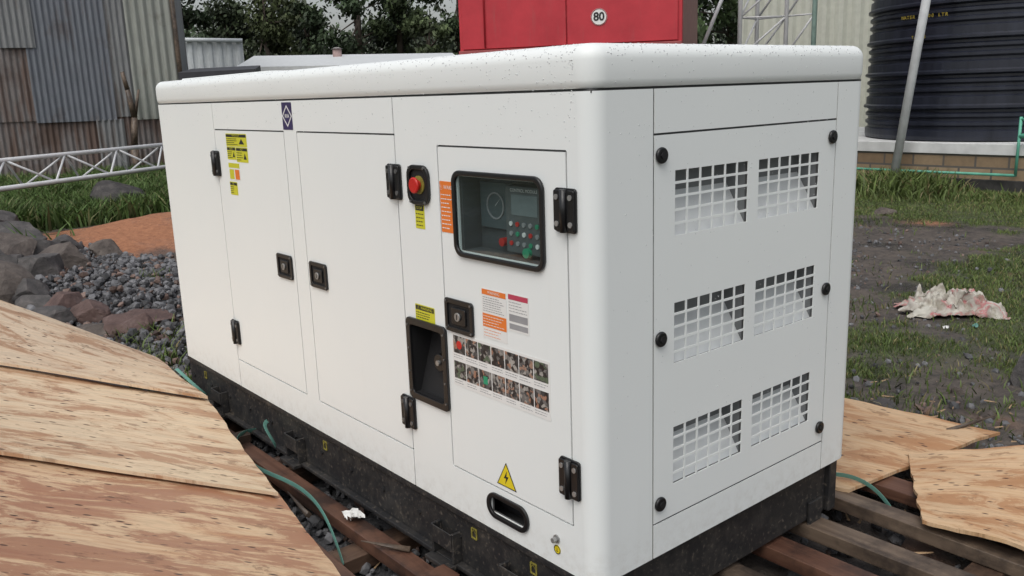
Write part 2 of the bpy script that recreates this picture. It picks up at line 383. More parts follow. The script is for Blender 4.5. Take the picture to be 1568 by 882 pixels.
for r in range(2):
    for c in range(7):
        u0=-w/2+.006+c*.0552; v0=h/2-.006-.050-r*.072
        bar(mw,u0,u0+.052,v0,v0+.049,PM[(c*3+r*2+(c==4))%4])
        if (c,r)==(0,0): prism("print_detail",circ(.012,14,u0+.026,v0+.024),.0013,.0016,RED,G,mw)
        if (c,r)==(2,1): bar(mw,u0+.018,u0+.036,v0+.012,v0+.034,GREENLED,.0016)
        lines(mw,w,h,2,u0,u0+.05,v0-.016,v0-.003,INKG,.0016)
mw=ML(.331,.468)
prism("hazard_triangle",[(-.040,-.030),(.040,-.030),(0,.040)],.0003,.0009,INK,G,mw); prism("hazard_triangle_face",[(-.035,-.027),(.035,-.027),(0,.034)],.001,.0013,YEL,G,mw)
obj("hazard_bolt",[(.004,.018,.0016),(-.010,-.006,.0016),(-.001,-.005,.0016),(-.005,-.022,.0016),(.010,.002,.0016),(.001,.001,.0016)],[(0,1,2,5),(5,2,3,4)],INK,G,mw=mw)
for x in (.219,.942):
    for z in (1.298,.863,.436):
        mw=MR(x,z); prism("panel_knob",circ(.019,24),.0004,.010,BLACK,G,mw,b=.004); prism("panel_knob_cap",circ(.009,6),.0101,.013,BLACKM,G,mw)
# rain beads
bm=bmesh.new()
def bead(p,n,r):
    q=Vector(n).to_track_quat('Z','Y').to_matrix().to_4x4(); s=Matrix.Diagonal((r,r,r*.5,1))
    bmesh.ops.create_icosphere(bm,subdivisions=1,radius=1,matrix=Matrix.Translation(p)@q@s)
for i in range(420):
    y=random.random()**1.6*2.6+.05; z=1.512-random.random()**2*.17
    bead((-.0032 if z>1.453 else -.0002,y,z),(-1,0,0),random.uniform(.0010,.0020))
for i in range(260):
    x=random.uniform(.05,1.05); z=1.51-random.random()**1.5*.9
    if 1.444<z<1.458: continue
    bead((x,-.0032 if z>1.453 else -.0002,z),(0,-1,0),random.uniform(.0009,.0018))
for i in range(600):
    a=random.uniform(10,90); rr=random.random()
    d=-.003+.034*(1-math.cos(math.radians(a))); z=1.512+.034*math.sin(math.radians(a))
    if rr<.6: bead((d,.05+random.random()**1.5*2.5,z),(-math.cos(math.radians(a)),0,math.sin(math.radians(a))),random.uniform(.0012,.0026))
    else: bead((random.uniform(.05,1.07),d,z),(0,-math.cos(math.radians(a)),math.sin(math.radians(a))),random.uniform(.0012,.0026))
me=bpy.data.meshes.new("rain_beads"); bm.to_mesh(me); bm.free()
mB,ntB,bB=newmat("water_bead"); bB.inputs['Base Color'].default_value=(.62,.64,.64,1); bB.inputs['Roughness'].default_value=.05
me.materials.append(mB); me.polygons.foreach_set('use_smooth',[True]*len(me.polygons)); o=bpy.data.objects.new("rain_beads",me); COL.objects.link(o); o.parent=G

# ================================================================== TIMBER PALLET
def wood(name,c1,c2,dark=(.05,.03,.02),ax='Y'):
    m,nt,b=newmat(name); s=(22,1.2,22) if ax=='Y' else (1.2,22,22)
    v=coord(nt,s); n=noise_t(nt,v,1.5,6,.6,.4); v2=coord(nt); n2=noise_t(nt,v2,5,6,.65); 
    c=ramp(nt,n,[(.3,c1),(.7,c2)]); c=mixc(nt,ramp(nt,n2,[(.44,0),(.60,.85)]),c,dark)
    nt.links.new(c,b.inputs['Base Color']); b.inputs['Roughness'].default_value=.5; bump(nt,b,n,.5,.006); return m
WRED=wood("wet_red_timber",(.075,.032,.020),(.15,.075,.048),(.025,.014,.011))
WBRN=wood("pallet_timber",(.09,.062,.044),(.19,.14,.10),(.030,.022,.018))
WBX=wood("pallet_bearer_timber",(.07,.04,.027),(.14,.085,.055),(.025,.016,.012),'X')
PAL=empty("timber_pallet")
def plank(x,w,y0,y1,z0,z1,m,skew=0,tw=0):
    n=14; v=[]
    for i in range(n+1):
        t=i/n; y=y0+(y1-y0)*t; xo=skew*t+.004*math.sin(7*t+x*9); zo=.003*math.sin(5*t+x*31)
        wj=w*(1+.03*math.sin(23*t+x*7))
        v+=[(x-wj/2+xo,y,z0+zo),(x+wj/2+xo,y,z0+zo+tw),(x+wj/2+xo,y,z1+zo+tw),(x-wj/2+xo,y,z1+zo)]
    f=[]
    for i in range(n):
        for k in range(4): f.append((4*i+k,4*i+(k+1)%4,4*i+4+(k+1)%4,4*i+4+k))
    f+=[(3,2,1,0),(4*n,4*n+1,4*n+2,4*n+3)]
    o=obj("pallet_board",v,f,m,PAL); bev(o,.003,1); return o
plank(-.085,.065,-.35,2.9,.055,.100,WRED,.01); plank(-.29,.08,-.2,2.4,.055,.080,WRED,.05,.01)
plank(.10,.10,-.45,2.9,.055,.1,WBRN); plank(.34,.10,-.55,2.9,.055,.1,WBRN,.01); plank(.57,.085,-.6,2.9,.055,.1,WBRN)
plank(.79,.09,-.75,2.9,.055,.1,WRED,-.01); plank(1.00,.085,-.95,2.9,.055,.1,WBRN,-.05); plank(1.21,.075,-.75,2.6,.055,.1,WBRN,.03); plank(1.42,.085,-.5,2.2,.055,.095,WRED,-.03,.008); 
for y in (-.42,.22,.95,1.65,2.35):
    v=box("pallet_bearer",-.38,1.55,y-.045,y+.045,.0,.053,WBX,PAL,b=.004)
box("pallet_offcut",-.30,-.04,1.93,1.99,.10,.135,WBX,PAL,b=.003)
box("pallet_offcut",-.26,-.045,.50,.58,.101,.13,WRED,PAL,b=.003)
# ================================================================== PLYWOOD
def plymat(name,tan,lt,red,amt,seed):
    m,nt,b=newmat(name)
    tc=nt.nodes.new('ShaderNodeTexCoord')
    def mp(s,off=0):
        q=nt.nodes.new('ShaderNodeMapping'); q.inputs['Scale'].default_value=s; q.inputs['Location'].default_value=(seed+off,seed*.7+off,0); nt.links.new(tc.outputs['UV'],q.inputs[0]); return q.outputs[0]
    grain=noise_t(nt,mp((1.0,9,1)),1.5,8,.62,1.2)
    fine=noise_t(nt,mp((5,110,1),3),1.5,4,.6)
    c=ramp(nt,grain,[(.30,tan),(.45,lt),(.52,tuple(k*.86 for k in lt)),(.58,lt),(.72,tan)])
    c=mixc(nt,ramp(nt,fine,[(.42,.0),(.8,.30)]),c,tuple(k*.6 for k in tan))
    bl=noise_t(nt,mp((1.5,5.0,1),9),1.5,9,.74,.6)
    c=mixc(nt,ramp(nt,bl,[(amt-.07,0),(amt,.35),(amt+.010,.70),(amt+.2,.92)]),c,red)
    bd=noise_t(nt,mp((2.5,6,1),21),2.2,8,.75,.3)
    c=mixc(nt,ramp(nt,bd,[(.57,0),(.62,.55)]),c,tuple(k*.5 for k in red))
    vo=N(nt,'ShaderNodeTexVoronoi'); vo.inputs['Scale'].default_value=1; vo.inputs['Randomness'].default_value=1; nt.links.new(mp((13,34,1),5),vo.inputs['Vector'])
    kn=ramp(nt,vo.outputs['Distance'],[(.11,1.),(.19,0)])
    vo2=noise_t(nt,mp((4,4,1),7),1,2); kn2=mixc(nt,ramp(nt,vo2,[(.40,0),(.47,1)]),(0,0,0),kn)
    c=mixc(nt,kn2,c,(.07,.03,.018))
    nt.links.new(c,b.inputs['Base Color'])
    rr=ramp(nt,bl,[(amt-.05,.6),(amt+.1,.34)]); nt.links.new(rr,b.inputs['Roughness']); bump(nt,b,grain,.2,.003); return m
PLY1=plymat("plywood_pale",(.58,.41,.26),(.71,.56,.40),(.36,.17,.075),.545,1)
PLY2=plymat("plywood_tan",(.57,.39,.24),(.70,.55,.38),(.36,.17,.08),.55,5)
PLY3=plymat("plywood_red",(.50,.29,.16),(.65,.47,.30),(.29,.105,.05),.495,11)
PLY4=plymat("plywood_orange",(.55,.34,.17),(.66,.46,.28),(.40,.18,.07),.53,17)
def ply(name,P,m,bend=.015,th=.012,nx=40,ny=20,ragged=.010,pn=0):
    P=[Vector(p) for p in P]
    la=(P[1]-P[0]).length; lb=(P[3]-P[0]).length
    v=[];uv=[]
    for j in range(ny+1):
        t=j/ny
        for i in range(nx+1):
            s=i/nx; p=P[0].lerp(P[1],s).lerp(P[3].lerp(P[2],s),t)
            ed=ragged*(noise.noise(Vector((s*9+pn,t*9,pn)))+.7*noise.noise(Vector((s*40+pn,t*40,pn)))) 
            p=p+(P[1]-P[0]).normalized()*ed*(1 if i in(0,nx) else 0)+(P[3]-P[0]).normalized()*ed*.4*(1 if j in(0,ny) else 0)
            p.z+=bend*math.sin(math.pi*s)*.5+bend*.6*math.sin(t*5+pn)+.008*noise.noise(Vector((s*3+pn,t*3,2)))
            v.append(p); uv.append((s*la,t*lb))
    n=len(v); v+= [q-Vector((0,0,th)) for q in v[:n]]; uv+=uv
    f=[]; W1=nx+1
    for j in range(ny):
        for i in range(nx):
            a=j*W1+i; f.append((a,a+1,a+W1+1,a+W1)); f.append((n+a,n+a+W1,n+a+W1+1,n+a+1))
    for i in range(nx):
        f.append((i,n+i,n+i+1,i+1)); a=ny*W1+i; f.append((a,a+1,n+a+1,n+a))
    for j in range(ny):
        a=j*W1; f.append((a,a+W1,n+a+W1,n+a)); a+=nx; f.append((a,n+a,n+a+W1,a+W1))
    o=obj(name,v,f,m); ul=o.data.uv_layers.new(name="UVMap")
    for l in o.data.loops: ul.data[l.index].uv=uv[l.vertex_index]
    return o
Vv=lambda a,b,t: tuple(a[i]+(b[i]-a[i])*t for i in range(3))
a_=(-.055,3.02,.225); b_=(-.10,2.21,.24); c_=(-1.434,3.108,.64); d_=(-.984,4.90,.645)
ply("plywood_sheet",[a_,d_,c_,b_],PLY1,.010,pn=1)
b2=(-.085,2.25,.205); e2=(-.43,.18,.205); c2=(-1.43,3.13,.605); f2=(-1.78,1.02,.62)
def strip(t0,t1,dz,m,pn,ov=.03,out=0,dz2=None):
    p0=Vv(b2,e2,t0);p3=Vv(b2,e2,t1+ov);p1=Vv(c2,f2,t0);p2=Vv(c2,f2,t1+ov)
    q=[(p[0],p[1],p[2]+dz) for p in (p0,p1,p2,p3)]
    q[0]=(q[0][0]+out,q[0][1],q[0][2]); q[3]=(q[3][0]+out,q[3][1],q[3][2])
    ply("plywood_sheet",q,m,.008,pn=pn)
strip(0,.48,.0,PLY2,2); strip(.48,1.0,-.018,PLY3,4,0,.012)
ply("plywood_sheet",[(2.06,-.10,.13),(2.02,.62,.11),(1.05,.75,.12),(1.24,.05,.12)],PLY4,.008,pn=6)
ply("plywood_sheet",[(1.98,-.30,.155),(1.60,.03,.135),(1.155,-.235,.14),(1.20,-.62,.15)],PLY4,.010,pn=8)
SP=empty("timber_splinters")
for i,(x,y,z,dx,dy,dz) in enumerate([(2.05,.18,.10,.03,-.02,.10),(1.95,.05,.12,.2,-.1,.04),(-.05,.75,.105,-.1,.12,.02),(-.16,1.2,.09,.02,.2,.01)]):
    tube("splinter",(x,y,z),(x+dx,y+dy,z+dz),.012,WBRN,SP,4,.002)
# small wood chips scattered on and around the pallet
vs=[];fs=[]
for i in range(420):
    if i<240: x=random.uniform(-.5,1.5);y=random.uniform(-.9,.0) if random.random()<.6 else random.uniform(0,2.6)
    else: x=random.uniform(1.1,2.8);y=random.uniform(-.7,1.1)
    if 0<x<1.1 and y>0: continue
    z=.012+random.random()*.01; l=random.uniform(.008,.035);wd_=random.uniform(.002,.006);a=random.uniform(0,6.28);c_a,s_a=math.cos(a),math.sin(a);k=len(vs)
    for (p,q,h_) in ((-l,-wd_,0),(l,-wd_*.4,.004),(l,wd_*.4,.006),(-l,wd_,.003)): vs.append((x+p*c_a-q*s_a,y+p*s_a+q*c_a,z+h_))
    fs.append((k,k+1,k+2,k+3))
obj("wood_chips",vs,fs,mat("wood_chip",(.42,.28,.16),.7,var=.25,scale=30))
STRAP=mat("green_strap",(.13,.30,.25),.4)
cu=bpy.data.curves.new("packing_strap",'CURVE'); cu.dimensions='3D'; cu.extrude=.007; cu.bevel_depth=.0008
def strapc(pts):
    sp=cu.splines.new('NURBS'); sp.points.add(len(pts)-1)
    for i,p in enumerate(pts): sp.points[i].co=(*p,1)
    sp.use_endpoint_u=True; sp.order_u=4
strapc([(.05,2.02,.10),(-.12,1.95,.17),(-.18,1.7,.13),(-.16,1.45,.15),(-.14,1.2,.17),(-.17,1.02,.13),(-.20,.9,.05)])
strapc([(-.03,1.72,.14),(-.05,1.70,.19),(-.06,1.78,.22),(-.02,1.80,.22)])
strapc([(1.2,.20,.12),(1.35,.1,.15),(1.3,-.02,.13),(1.25,-.1,.08)])
strapc([(.02,2.55,.12),(-.05,2.5,.2),(-.06,2.7,.24)])
cu.materials.append(STRAP); o=bpy.data.objects.new("packing_strap",cu); COL.objects.link(o)
# ================================================================== GROUND
def sm(a,b,x): t=max(0,min(1,(x-a)/(b-a))); return t*t*(3-2*t)
def fbm(x,y,s,o=4): return noise.fractal(Vector((x*s,y*s,3.1)),1,2,o)
def blob(x,y,cx,cy,rx,ry): return math.exp(-(((x-cx)/rx)**2+((y-cy)/ry)**2))
def cover(x,y):
    n=fbm(x,y,.9)*.9+fbm(x,y,3.5,3)*.6
    if x>1.4 and y<7.5 and x>y*.35:
        base=.36+n-1.35*blob(x,y,5.6,2.7,1.6,.75)-1.1*blob(x,y,3.9,2.0,1.1,.5)-1.3*blob(x,y,1.6,.2,1.15,1.1)+.5*sm(7.2,8.2,x)-.6*blob(x,y,7.3,2.2,.6,.6)+.45*blob(x,y,4.4,.7,1.2,.6)+.3*blob(x,y,3.1,1.2,.6,.4)
        return sm(-.05,.55,base)
    base=-.45+n*.6+1.6*sm(9.3,10.6,y-.25*x)+(.5*blob(x,y,.2,3.6,.25,.5))
    if y<2: base-=.6
    return sm(-.05,.4,base)
def orange(x,y): 
    n=fbm(x+9,y,1.6)*.5
    return sm(.25,.6,n+1.3*blob(x,y,1.9,8.6,1.5,1.25)+1.0*blob(x,y,.15,3.7,.5,1.0))
def gh(x,y):
    z=.018*fbm(x,y,1.3)+.010*fbm(x,y,6,2)
    z+=.22*blob(x,y,2.2,8.9,1.5,.8)*1.0
    if -.6<x<1.8 and -1.2<y<3.1: z=min(z,.0)-.012
    return z
xs=np.concatenate([[-400,-150,-60,-25,-12,-6],np.arange(-3,13.01,.10),[14,16,20,30,60,150,400]])
ys=np.concatenate([[-400,-150,-60,-25,-12,-6,-3],np.arange(-2,19.01,.12),[20,22,26,34,60,150,400]])
verts=[];cols=[]
for y in ys:
    for x in xs:
        inn=-3<=x<=13 and -2<=y<=19
        verts.append((x,y,gh(x,y) if inn else 0))
        c=cover(x,y) if inn else .8; o_=orange(x,y) if inn else 0; gv=sm(.3,.8,1.4*blob(x,y,.5,5.6,.8,2.2)+1.2*blob(x,y,-.3,1.2,.7,2.2)) if inn else 0
        cols.append((c,o_,gv,1))
nx=len(xs); faces=[(j*nx+i,j*nx+i+1,(j+1)*nx+i+1,(j+1)*nx+i) for j in range(len(ys)-1) for i in range(nx-1)]
m,nt,b=newmat("ground_soil")
at=N(nt,'ShaderNodeAttribute'); at.attribute_name="kind"; sep=N(nt,'ShaderNodeSeparateColor'); nt.links.new(at.outputs['Color'],sep.inputs[0])
v=coord(nt); n1=noise_t(nt,v,1.7,8,.65); n2=noise_t(nt,v,18,6,.7); n3=noise_t(nt,v,60,4,.7); n4=noise_t(nt,v,4.5,8,.7)
mud=ramp(nt,n2,[(.3,(.035,.030,.027)),(.55,(.080,.067,.058)),(.75,(.15,.128,.11))])
mud=mixc(nt,ramp(nt,n4,[(.42,0),(.6,.7)]),mud,(.12,.098,.080))
mud=mixc(nt,ramp(nt,n1,[(.38,.75),(.50,0)]),mud,(.028,.025,.024))
grs=ramp(nt,n3,[(.3,(.026,.040,.012)),(.7,(.078,.10,.030))])
sand=ramp(nt,n2,[(.3,(.24,.095,.045)),(.7,(.42,.19,.095))])
grv=ramp(nt,n3,[(.3,(.03,.03,.032)),(.7,(.11,.11,.115))])
gm=nt.nodes.new('ShaderNodeMath'); gm.operation='MULTIPLY'; nt.links.new(sep.outputs[0],gm.inputs[0]); gm.inputs[1].default_value=.8
c=mixc(nt,gm.outputs[0],mud,grs); c=mixc(nt,sep.outputs[1],c,sand); c=mixc(nt,sep.outputs[2],c,grv)
nt.links.new(c,b.inputs['Base Color']); 
r=ramp(nt,n1,[(.38,.18),(.52,.85)]); nt.links.new(r,b.inputs['Roughness']); bump(nt,b,n4,.8,.05)
gr_=obj("ground",verts,faces,m,smooth=True)
ca=gr_.data.color_attributes.new("kind",'FLOAT_COLOR','POINT'); ca.data.foreach_set('color',np.array(cols,'f').ravel())

def leafmat(name,rgb_attr="tint",rough=.55):
    m,nt,b=newmat(name); at=N(nt,'ShaderNodeAttribute'); at.attribute_name=rgb_attr
    nt.links.new(at.outputs['Color'],b.inputs['Base Color']); b.inputs['Roughness'].default_value=rough; b.inputs['Specular IOR Level'].default_value=.25
    return m
GM=leafmat("grass_blade")
def blades(name,pts,hts,cols_,wmul=.055,wmin=.0013):
    n=len(pts); P=np.array(pts); H=np.array(hts); a=rng.uniform(0,2*np.pi,n); wd=H*wmul+wmin
    dx=np.cos(a)*wd; dy=np.sin(a)*wd; lean=rng.normal(0,.5,(n,2))*H[:,None]
    V=np.zeros((n,5,3)); V[:,0]=P-np.stack([dx,dy,0*dx],1); V[:,1]=P+np.stack([dx,dy,0*dx],1)
    mid=P+np.stack([lean[:,0]*.35,lean[:,1]*.35,H*.6],1)
    V[:,2]=mid+np.stack([dx,dy,0*dx],1)*.7; V[:,3]=mid-np.stack([dx,dy,0*dx],1)*.7; V[:,4]=P+np.stack([lean[:,0],lean[:,1],H],1)
    me=bpy.data.meshes.new(name); me.vertices.add(n*5); me.vertices.foreach_set('co',V.ravel())
    idx=np.arange(n)[:,None]*5+np.array([0,1,2,3,3,2,4])[None]; me.loops.add(n*7); me.loops.foreach_set('vertex_index',idx.ravel().astype('i'))
    me.polygons.add(n*2); ls=(np.arange(n)[:,None]*7+np.array([0,4])[None]).ravel(); me.polygons.foreach_set('loop_start',ls.astype('i')); 
    me.update(calc_edges=True); me.validate()
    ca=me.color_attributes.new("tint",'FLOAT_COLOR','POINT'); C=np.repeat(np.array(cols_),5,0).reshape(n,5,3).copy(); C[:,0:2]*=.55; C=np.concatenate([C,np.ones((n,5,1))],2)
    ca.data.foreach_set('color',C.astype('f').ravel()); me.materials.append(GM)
    o=bpy.data.objects.new(name,me); COL.objects.link(o); return o
CX,CY=-1.3222,-1.3251
def gcol(x,y):
    k=.5+.5*fbm(x,y,1.1,2); r=random.random()
    base=np.array((.090,.135,.038))*(1-k)+np.array((.155,.205,.062))*k
    if r<.14: base=np.array((.24,.21,.10))
    return base*random.uniform(.6,1.3)
pts=[];hts=[];cc=[]
for i in range(230000):
    a=math.radians(random.uniform(4,39)); r=random.uniform(3.2**.5,14**.5)**2 if random.random()<.6 else math.sqrt(random.uniform(3.2**2,13.5**2))
    x=CX+r*math.cos(a); y=CY+r*math.sin(a)
    if x>10.3 or (x<1.2): continue
    cv=cover(x,y)
    if random.random()>cv*1.05: continue
    pts.append((x,y,gh(x,y)-.003)); h=random.uniform(.010,.036)*(1+.5*fbm(x,y,2,2))*(1+1.5*sm(8.6,10.1,x))
    hts.append(max(.010,h)); cc.append(gcol(x,y))
for (tx,ty,n,hh,rr) in [(9.9,4.25,1100,.34,.30),(9.6,3.9,600,.22,.3),(9.9,2.9,500,.12,.5),(10.0,5.1,500,.28,.4),(3.9,1.55,200,.07,.15),(2.6,1.0,300,.07,.25),(2.35,.25,260,.07,.2),(3.3,.0,400,.07,.4),(5.2,1.3,500,.06,.5),(7.5,3.3,500,.08,.5)]:
    for i in range(n):
        x=tx+random.gauss(0,rr);y=ty+random.gauss(0,rr)
        if x>10.25: continue
        pts.append((x,y,-.01));hts.append(hh*random.uniform(.4,1));cc.append(gcol(x,y)*.9)
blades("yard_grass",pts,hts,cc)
pts=[];hts=[];cc=[]
for i in range(60000):
    a=math.radians(random.uniform(66,84)); r=random.uniform(9.5,20.5); x=CX+r*math.cos(a); y=CY+r*math.sin(a)
    if y>17.6: continue
    if random.random()>cover(x,y): continue
    pts.append((x,y,gh(x,y)-.01)); hts.append(random.uniform(.12,.32)*(1+.4*fbm(x,y,1,2))); cc.append(gcol(x,y)*np.array((.72,.85,.8)))
for (tx,ty,n,hh,rr) in [(.10,3.6,160,.14,.12),(.05,3.1,100,.12,.1),(.35,4.2,120,.13,.12),(.9,6.2,60,.12,.1)]:
    for i in range(n): 
        x=tx+random.gauss(0,rr);y=ty+random.gauss(0,rr); pts.append((x,y,-.01));hts.append(hh*random.uniform(.4,1));cc.append(gcol(x,y))
blades("tall_grass",pts,hts,cc,.05,.001)
ico=bmesh.new(); bmesh.ops.create_icosphere(ico,subdivisions=1,radius=1); IV=np.array([v.co[:] for v in ico.verts]); IF=np.array([[v.index for v in f.verts] for f in ico.faces]); ico.free()
def stones(name,P,R_,C,m):
    n=len(P); k=len(IV); V=np.zeros((n,k,3))
    for i in range(n):
        q=rng.normal(size=(3,3)); Q,_=np.linalg.qr(q); s=rng.uniform(.55,1.25,3)
        V[i]=(IV*(1+rng.uniform(-.22,.22,(k,1)))*s)@Q*R_[i]+P[i]
    F=(IF[None]+np.arange(n)[:,None,None]*k).reshape(-1,3)
    me=bpy.data.meshes.new(name); me.from_pydata(V.reshape(-1,3).tolist(),[],F.tolist())
    ca=me.color_attributes.new("tint",'FLOAT_COLOR','POINT'); CC=np.concatenate([np.repeat(np.array(C),k,0),np.ones((n*k,1))],1); ca.data.foreach_set('color',CC.astype('f').ravel())
    me.materials.append(m); o=bpy.data.objects.new(name,me); COL.objects.link(o); return o
SM=leafmat("crushed_stone",rough=.45)
P=[];Rr=[];C=[]
for i in range(13000):
    if i<7500:
        x=random.uniform(-.6,1.6); y=random.uniform(3.0,9.3)
        if sm(.25,.6,1.4*blob(x,y,.55,5.6,.75,2.4)+.25*fbm(x,y,2))<random.random(): continue
        z=gh(x,y)+.10*blob(x,y,.5,5.6,.7,1.8)*random.random()
    elif i<11000:
        x=random.uniform(-.75,.15) if random.random()<.6 else random.uniform(.8,2.6); y=random.uniform(-.9,3.0); z=-.005
        if x>1.7 and random.random()<.6: continue
    else:
        x=random.uniform(2,7); y=random.uniform(-.8,3.2); z=-.004
        if random.random()<cover(x,y)*.8: continue
    rr=random.uniform(.010,.032)*(1.15 if y>3 else .8)*(random.uniform(.4,1) if i>=11000 else 1); g_=random.uniform(.04,.19)
    P.append((x,y,z+rr*.4)); Rr.append(rr); C.append((g_*1.0,g_*1.0,g_*1.04) if random.random()<.85 else (g_*1.3,g_*.9,g_*.75))
stones("gravel",P,Rr,C,SM)
def rock(name,x,y,z,r,col,col2,sq=.7,seed=0):
    bm=bmesh.new(); bmesh.ops.create_icosphere(bm,subdivisions=4,radius=1); rnd=random.Random(seed)
    planes=[(Vector((rnd.gauss(0,1),rnd.gauss(0,1),rnd.gauss(0,1))).normalized(),rnd.uniform(.55,.85)) for _ in range(13)]
    sx,sy=rnd.uniform(.85,1.3),rnd.uniform(.8,1.15)
    for v in bm.verts:
        p=v.co.copy()
        for n_,d_ in planes:
            k=p.dot(n_)-d_
            if k>0: p-=n_*k
        p*=1+.05*noise.noise(p*3+Vector((seed,0,0)))+.025*noise.noise(p*9)
        v.co=Vector((p.x*sx,p.y*sy,p.z*sq))*r*1.25
    me=bpy.data.meshes.new(name); bm.to_mesh(me); bm.free(); me.materials.append(ROCKM[col])
    o=bpy.data.objects.new(name,me); COL.objects.link(o); o.location=(x,y,z+r*.35); o.rotation_euler=(0,0,rnd.random()*6); return o
def rockmat(name,c1,c2,c3):
    m,nt,b=newmat(name); v=coord(nt); n=noise_t(nt,v,7,8,.7); c=ramp(nt,n,[(.3,c1),(.52,c2),(.75,c3)]); nt.links.new(c,b.inputs['Base Color'])
    b.inputs['Roughness'].default_value=.65; bump(nt,b,noise_t(nt,v,25,8,.75),.7,.02); return m
ROCKM={'g':rockmat("basalt",(.036,.034,.034),(.082,.075,.072),(.17,.15,.14)),'r':rockmat("red_basalt",(.055,.032,.028),(.12,.073,.062),(.20,.145,.13)),'b':rockmat("brown_basalt",(.055,.043,.037),(.11,.09,.077),(.19,.16,.135))}
RK=[(.05,9.0,.0,.34,'g'),(.35,8.6,.05,.26,'g'),(-.15,8.2,.0,.30,'b'),(.12,7.7,.0,.30,'b'),(.45,7.9,.0,.22,'g'),(-.12,7.0,.0,.28,'g'),(.18,6.9,.0,.26,'g'),(-.25,6.2,.0,.26,'b'),
 (.52,7.3,.0,.2,'b'),(.75,8.2,.0,.17,'g'),(.98,7.7,.0,.15,'b'),(-.05,6.0,.0,.2,'g'),(.3,9.6,0,.3,'g'),(-.3,9.6,.1,.4,'g'),(.0,10.3,.1,.35,'b'),(-.35,7.4,0,.3,'g'),
 (.12,4.95,.0,.14,'r'),(.20,4.50,.0,.13,'r'),(.38,4.55,.0,.12,'r'),(.02,4.55,.0,.11,'b'),(.08,5.4,.0,.15,'r'),(-.12,5.0,0,.14,'g'),(.3,4.1,-.02,.07,'r'),(.15,3.9,-.02,.06,'b'),(-.05,5.6,0,.13,'g')]
RK+=[(3.16,.15,-.02,.15,'g'),(4.6,2.9,-.02,.06,'b'),(7.9,3.4,-.02,.10,'b'),(2.35,.50,-.02,.05,'g'),(2.75,.35,-.02,.04,'b'),(2.5,.12,-.02,.045,'b')]
for i,(x,y,z,r,c) in enumerate(RK): rock("rock",x,y,z,r,c,None,random.uniform(.62,.8),i+3)

def rag():
    n=60; v=[];f=[]
    for j in range(n+1):
        for i in range(n+1):
            s=i/n*2-1;t=j/n*2-1
            x=s*.29+.07*noise.noise(Vector((s*3,t*3,1)));y=t*.18+.08*noise.noise(Vector((s*3,t*3,7)))
            e=max(0,1-(abs(s)**2.5)*.8-(abs(t)**2.5)*.8)
            z=.012+e*(.05+.12*abs(noise.noise(Vector((s*2.6,t*3.5,3))))+.10*abs(noise.noise(Vector((s*6,t*5,5))))+.05*abs(noise.noise(Vector((s*13,t*9,8)))))+.012*noise.noise(Vector((s*14,t*14,5)))
            v.append((x,y,z))
    for j in range(n):
        for i in range(n): a=j*(n+1)+i; f.append((a,a+1,a+n+2,a+n+1))
    m,nt,b=newmat("rag_cloth"); vv=coord(nt); c=ramp(nt,noise_t(nt,vv,6,4,.6,1),[(.42,(.52,.50,.44)),(.52,(.40,.36,.32)),(.57,(.45,.15,.16)),(.62,(.48,.45,.40))]); 
    c=mixc(nt,ramp(nt,noise_t(nt,vv,14,5),[(.46,0),(.62,.65)]),c,(.17,.14,.10))
    nt.links.new(c,b.inputs['Base Color']); b.inputs['Roughness'].default_value=.9
    o=obj("discarded_cloth",v,f,m,smooth=True); o.location=(4.17,1.02,.0); o.rotation_euler=(0,0,math.radians(-48)); 
rag()
LIT=empty("litter_scraps")
for i,(x,y,z) in enumerate([(3.75,.85,.01),(3.9,.75,.01),(-.075,1.04,.105),(-.085,1.05,.11)]):
    n=5;k=.45 if i in(0,1) else .7; v=[(x+.03*k*(a-2)*.6+.01*random.random(),y+.03*k*(b2_-2)*.6+.01*random.random(),z+.025*random.random()) for b2_ in range(n) for a in range(n)]
    obj("scrap",v,[(j*n+q,j*n+q+1,j*n+n+q+1,j*n+n+q) for j in range(n-1) for q in range(n-1)],LABW if i not in(1,4) else STRAP,LIT,smooth=True)

# ================================================================== LEFT CORRUGATED WALL
def rust(name,base,light,rst,amt,pitch=None):
    m,nt,b=newmat(name); v=coord(nt,(1,1,.16)); n=noise_t(nt,v,3.5,8,.68); v2=coord(nt); n2=noise_t(nt,v2,.9,7,.62); n3=noise_t(nt,coord(nt,(3,3,.3)),9,5,.7)
    c=ramp(nt,n3,[(.3,base),(.7,light)]); c=mixc(nt,ramp(nt,n,[(amt,0),(amt+.12,.85)]),c,rst); c=mixc(nt,ramp(nt,n2,[(amt+.03,0),(amt+.15,.75)]),c,tuple(k*.7 for k in rst))
    nt.links.new(c,b.inputs['Base Color']); b.inputs['Roughness'].default_value=.6; b.inputs['Metallic'].default_value=.1; return m
IR1=rust("iron_rusty",(.135,.12,.115),(.23,.21,.205),(.125,.080,.062),.45)
IR2=rust("iron_bluegrey",(.115,.125,.145),(.185,.20,.225),(.12,.10,.095),.54)
IR3=rust("iron_grey",(.16,.165,.17),(.26,.265,.265),(.14,.11,.095),.54)
IR4=rust("iron_cream",(.24,.25,.225),(.34,.355,.32),(.18,.16,.13),.60)
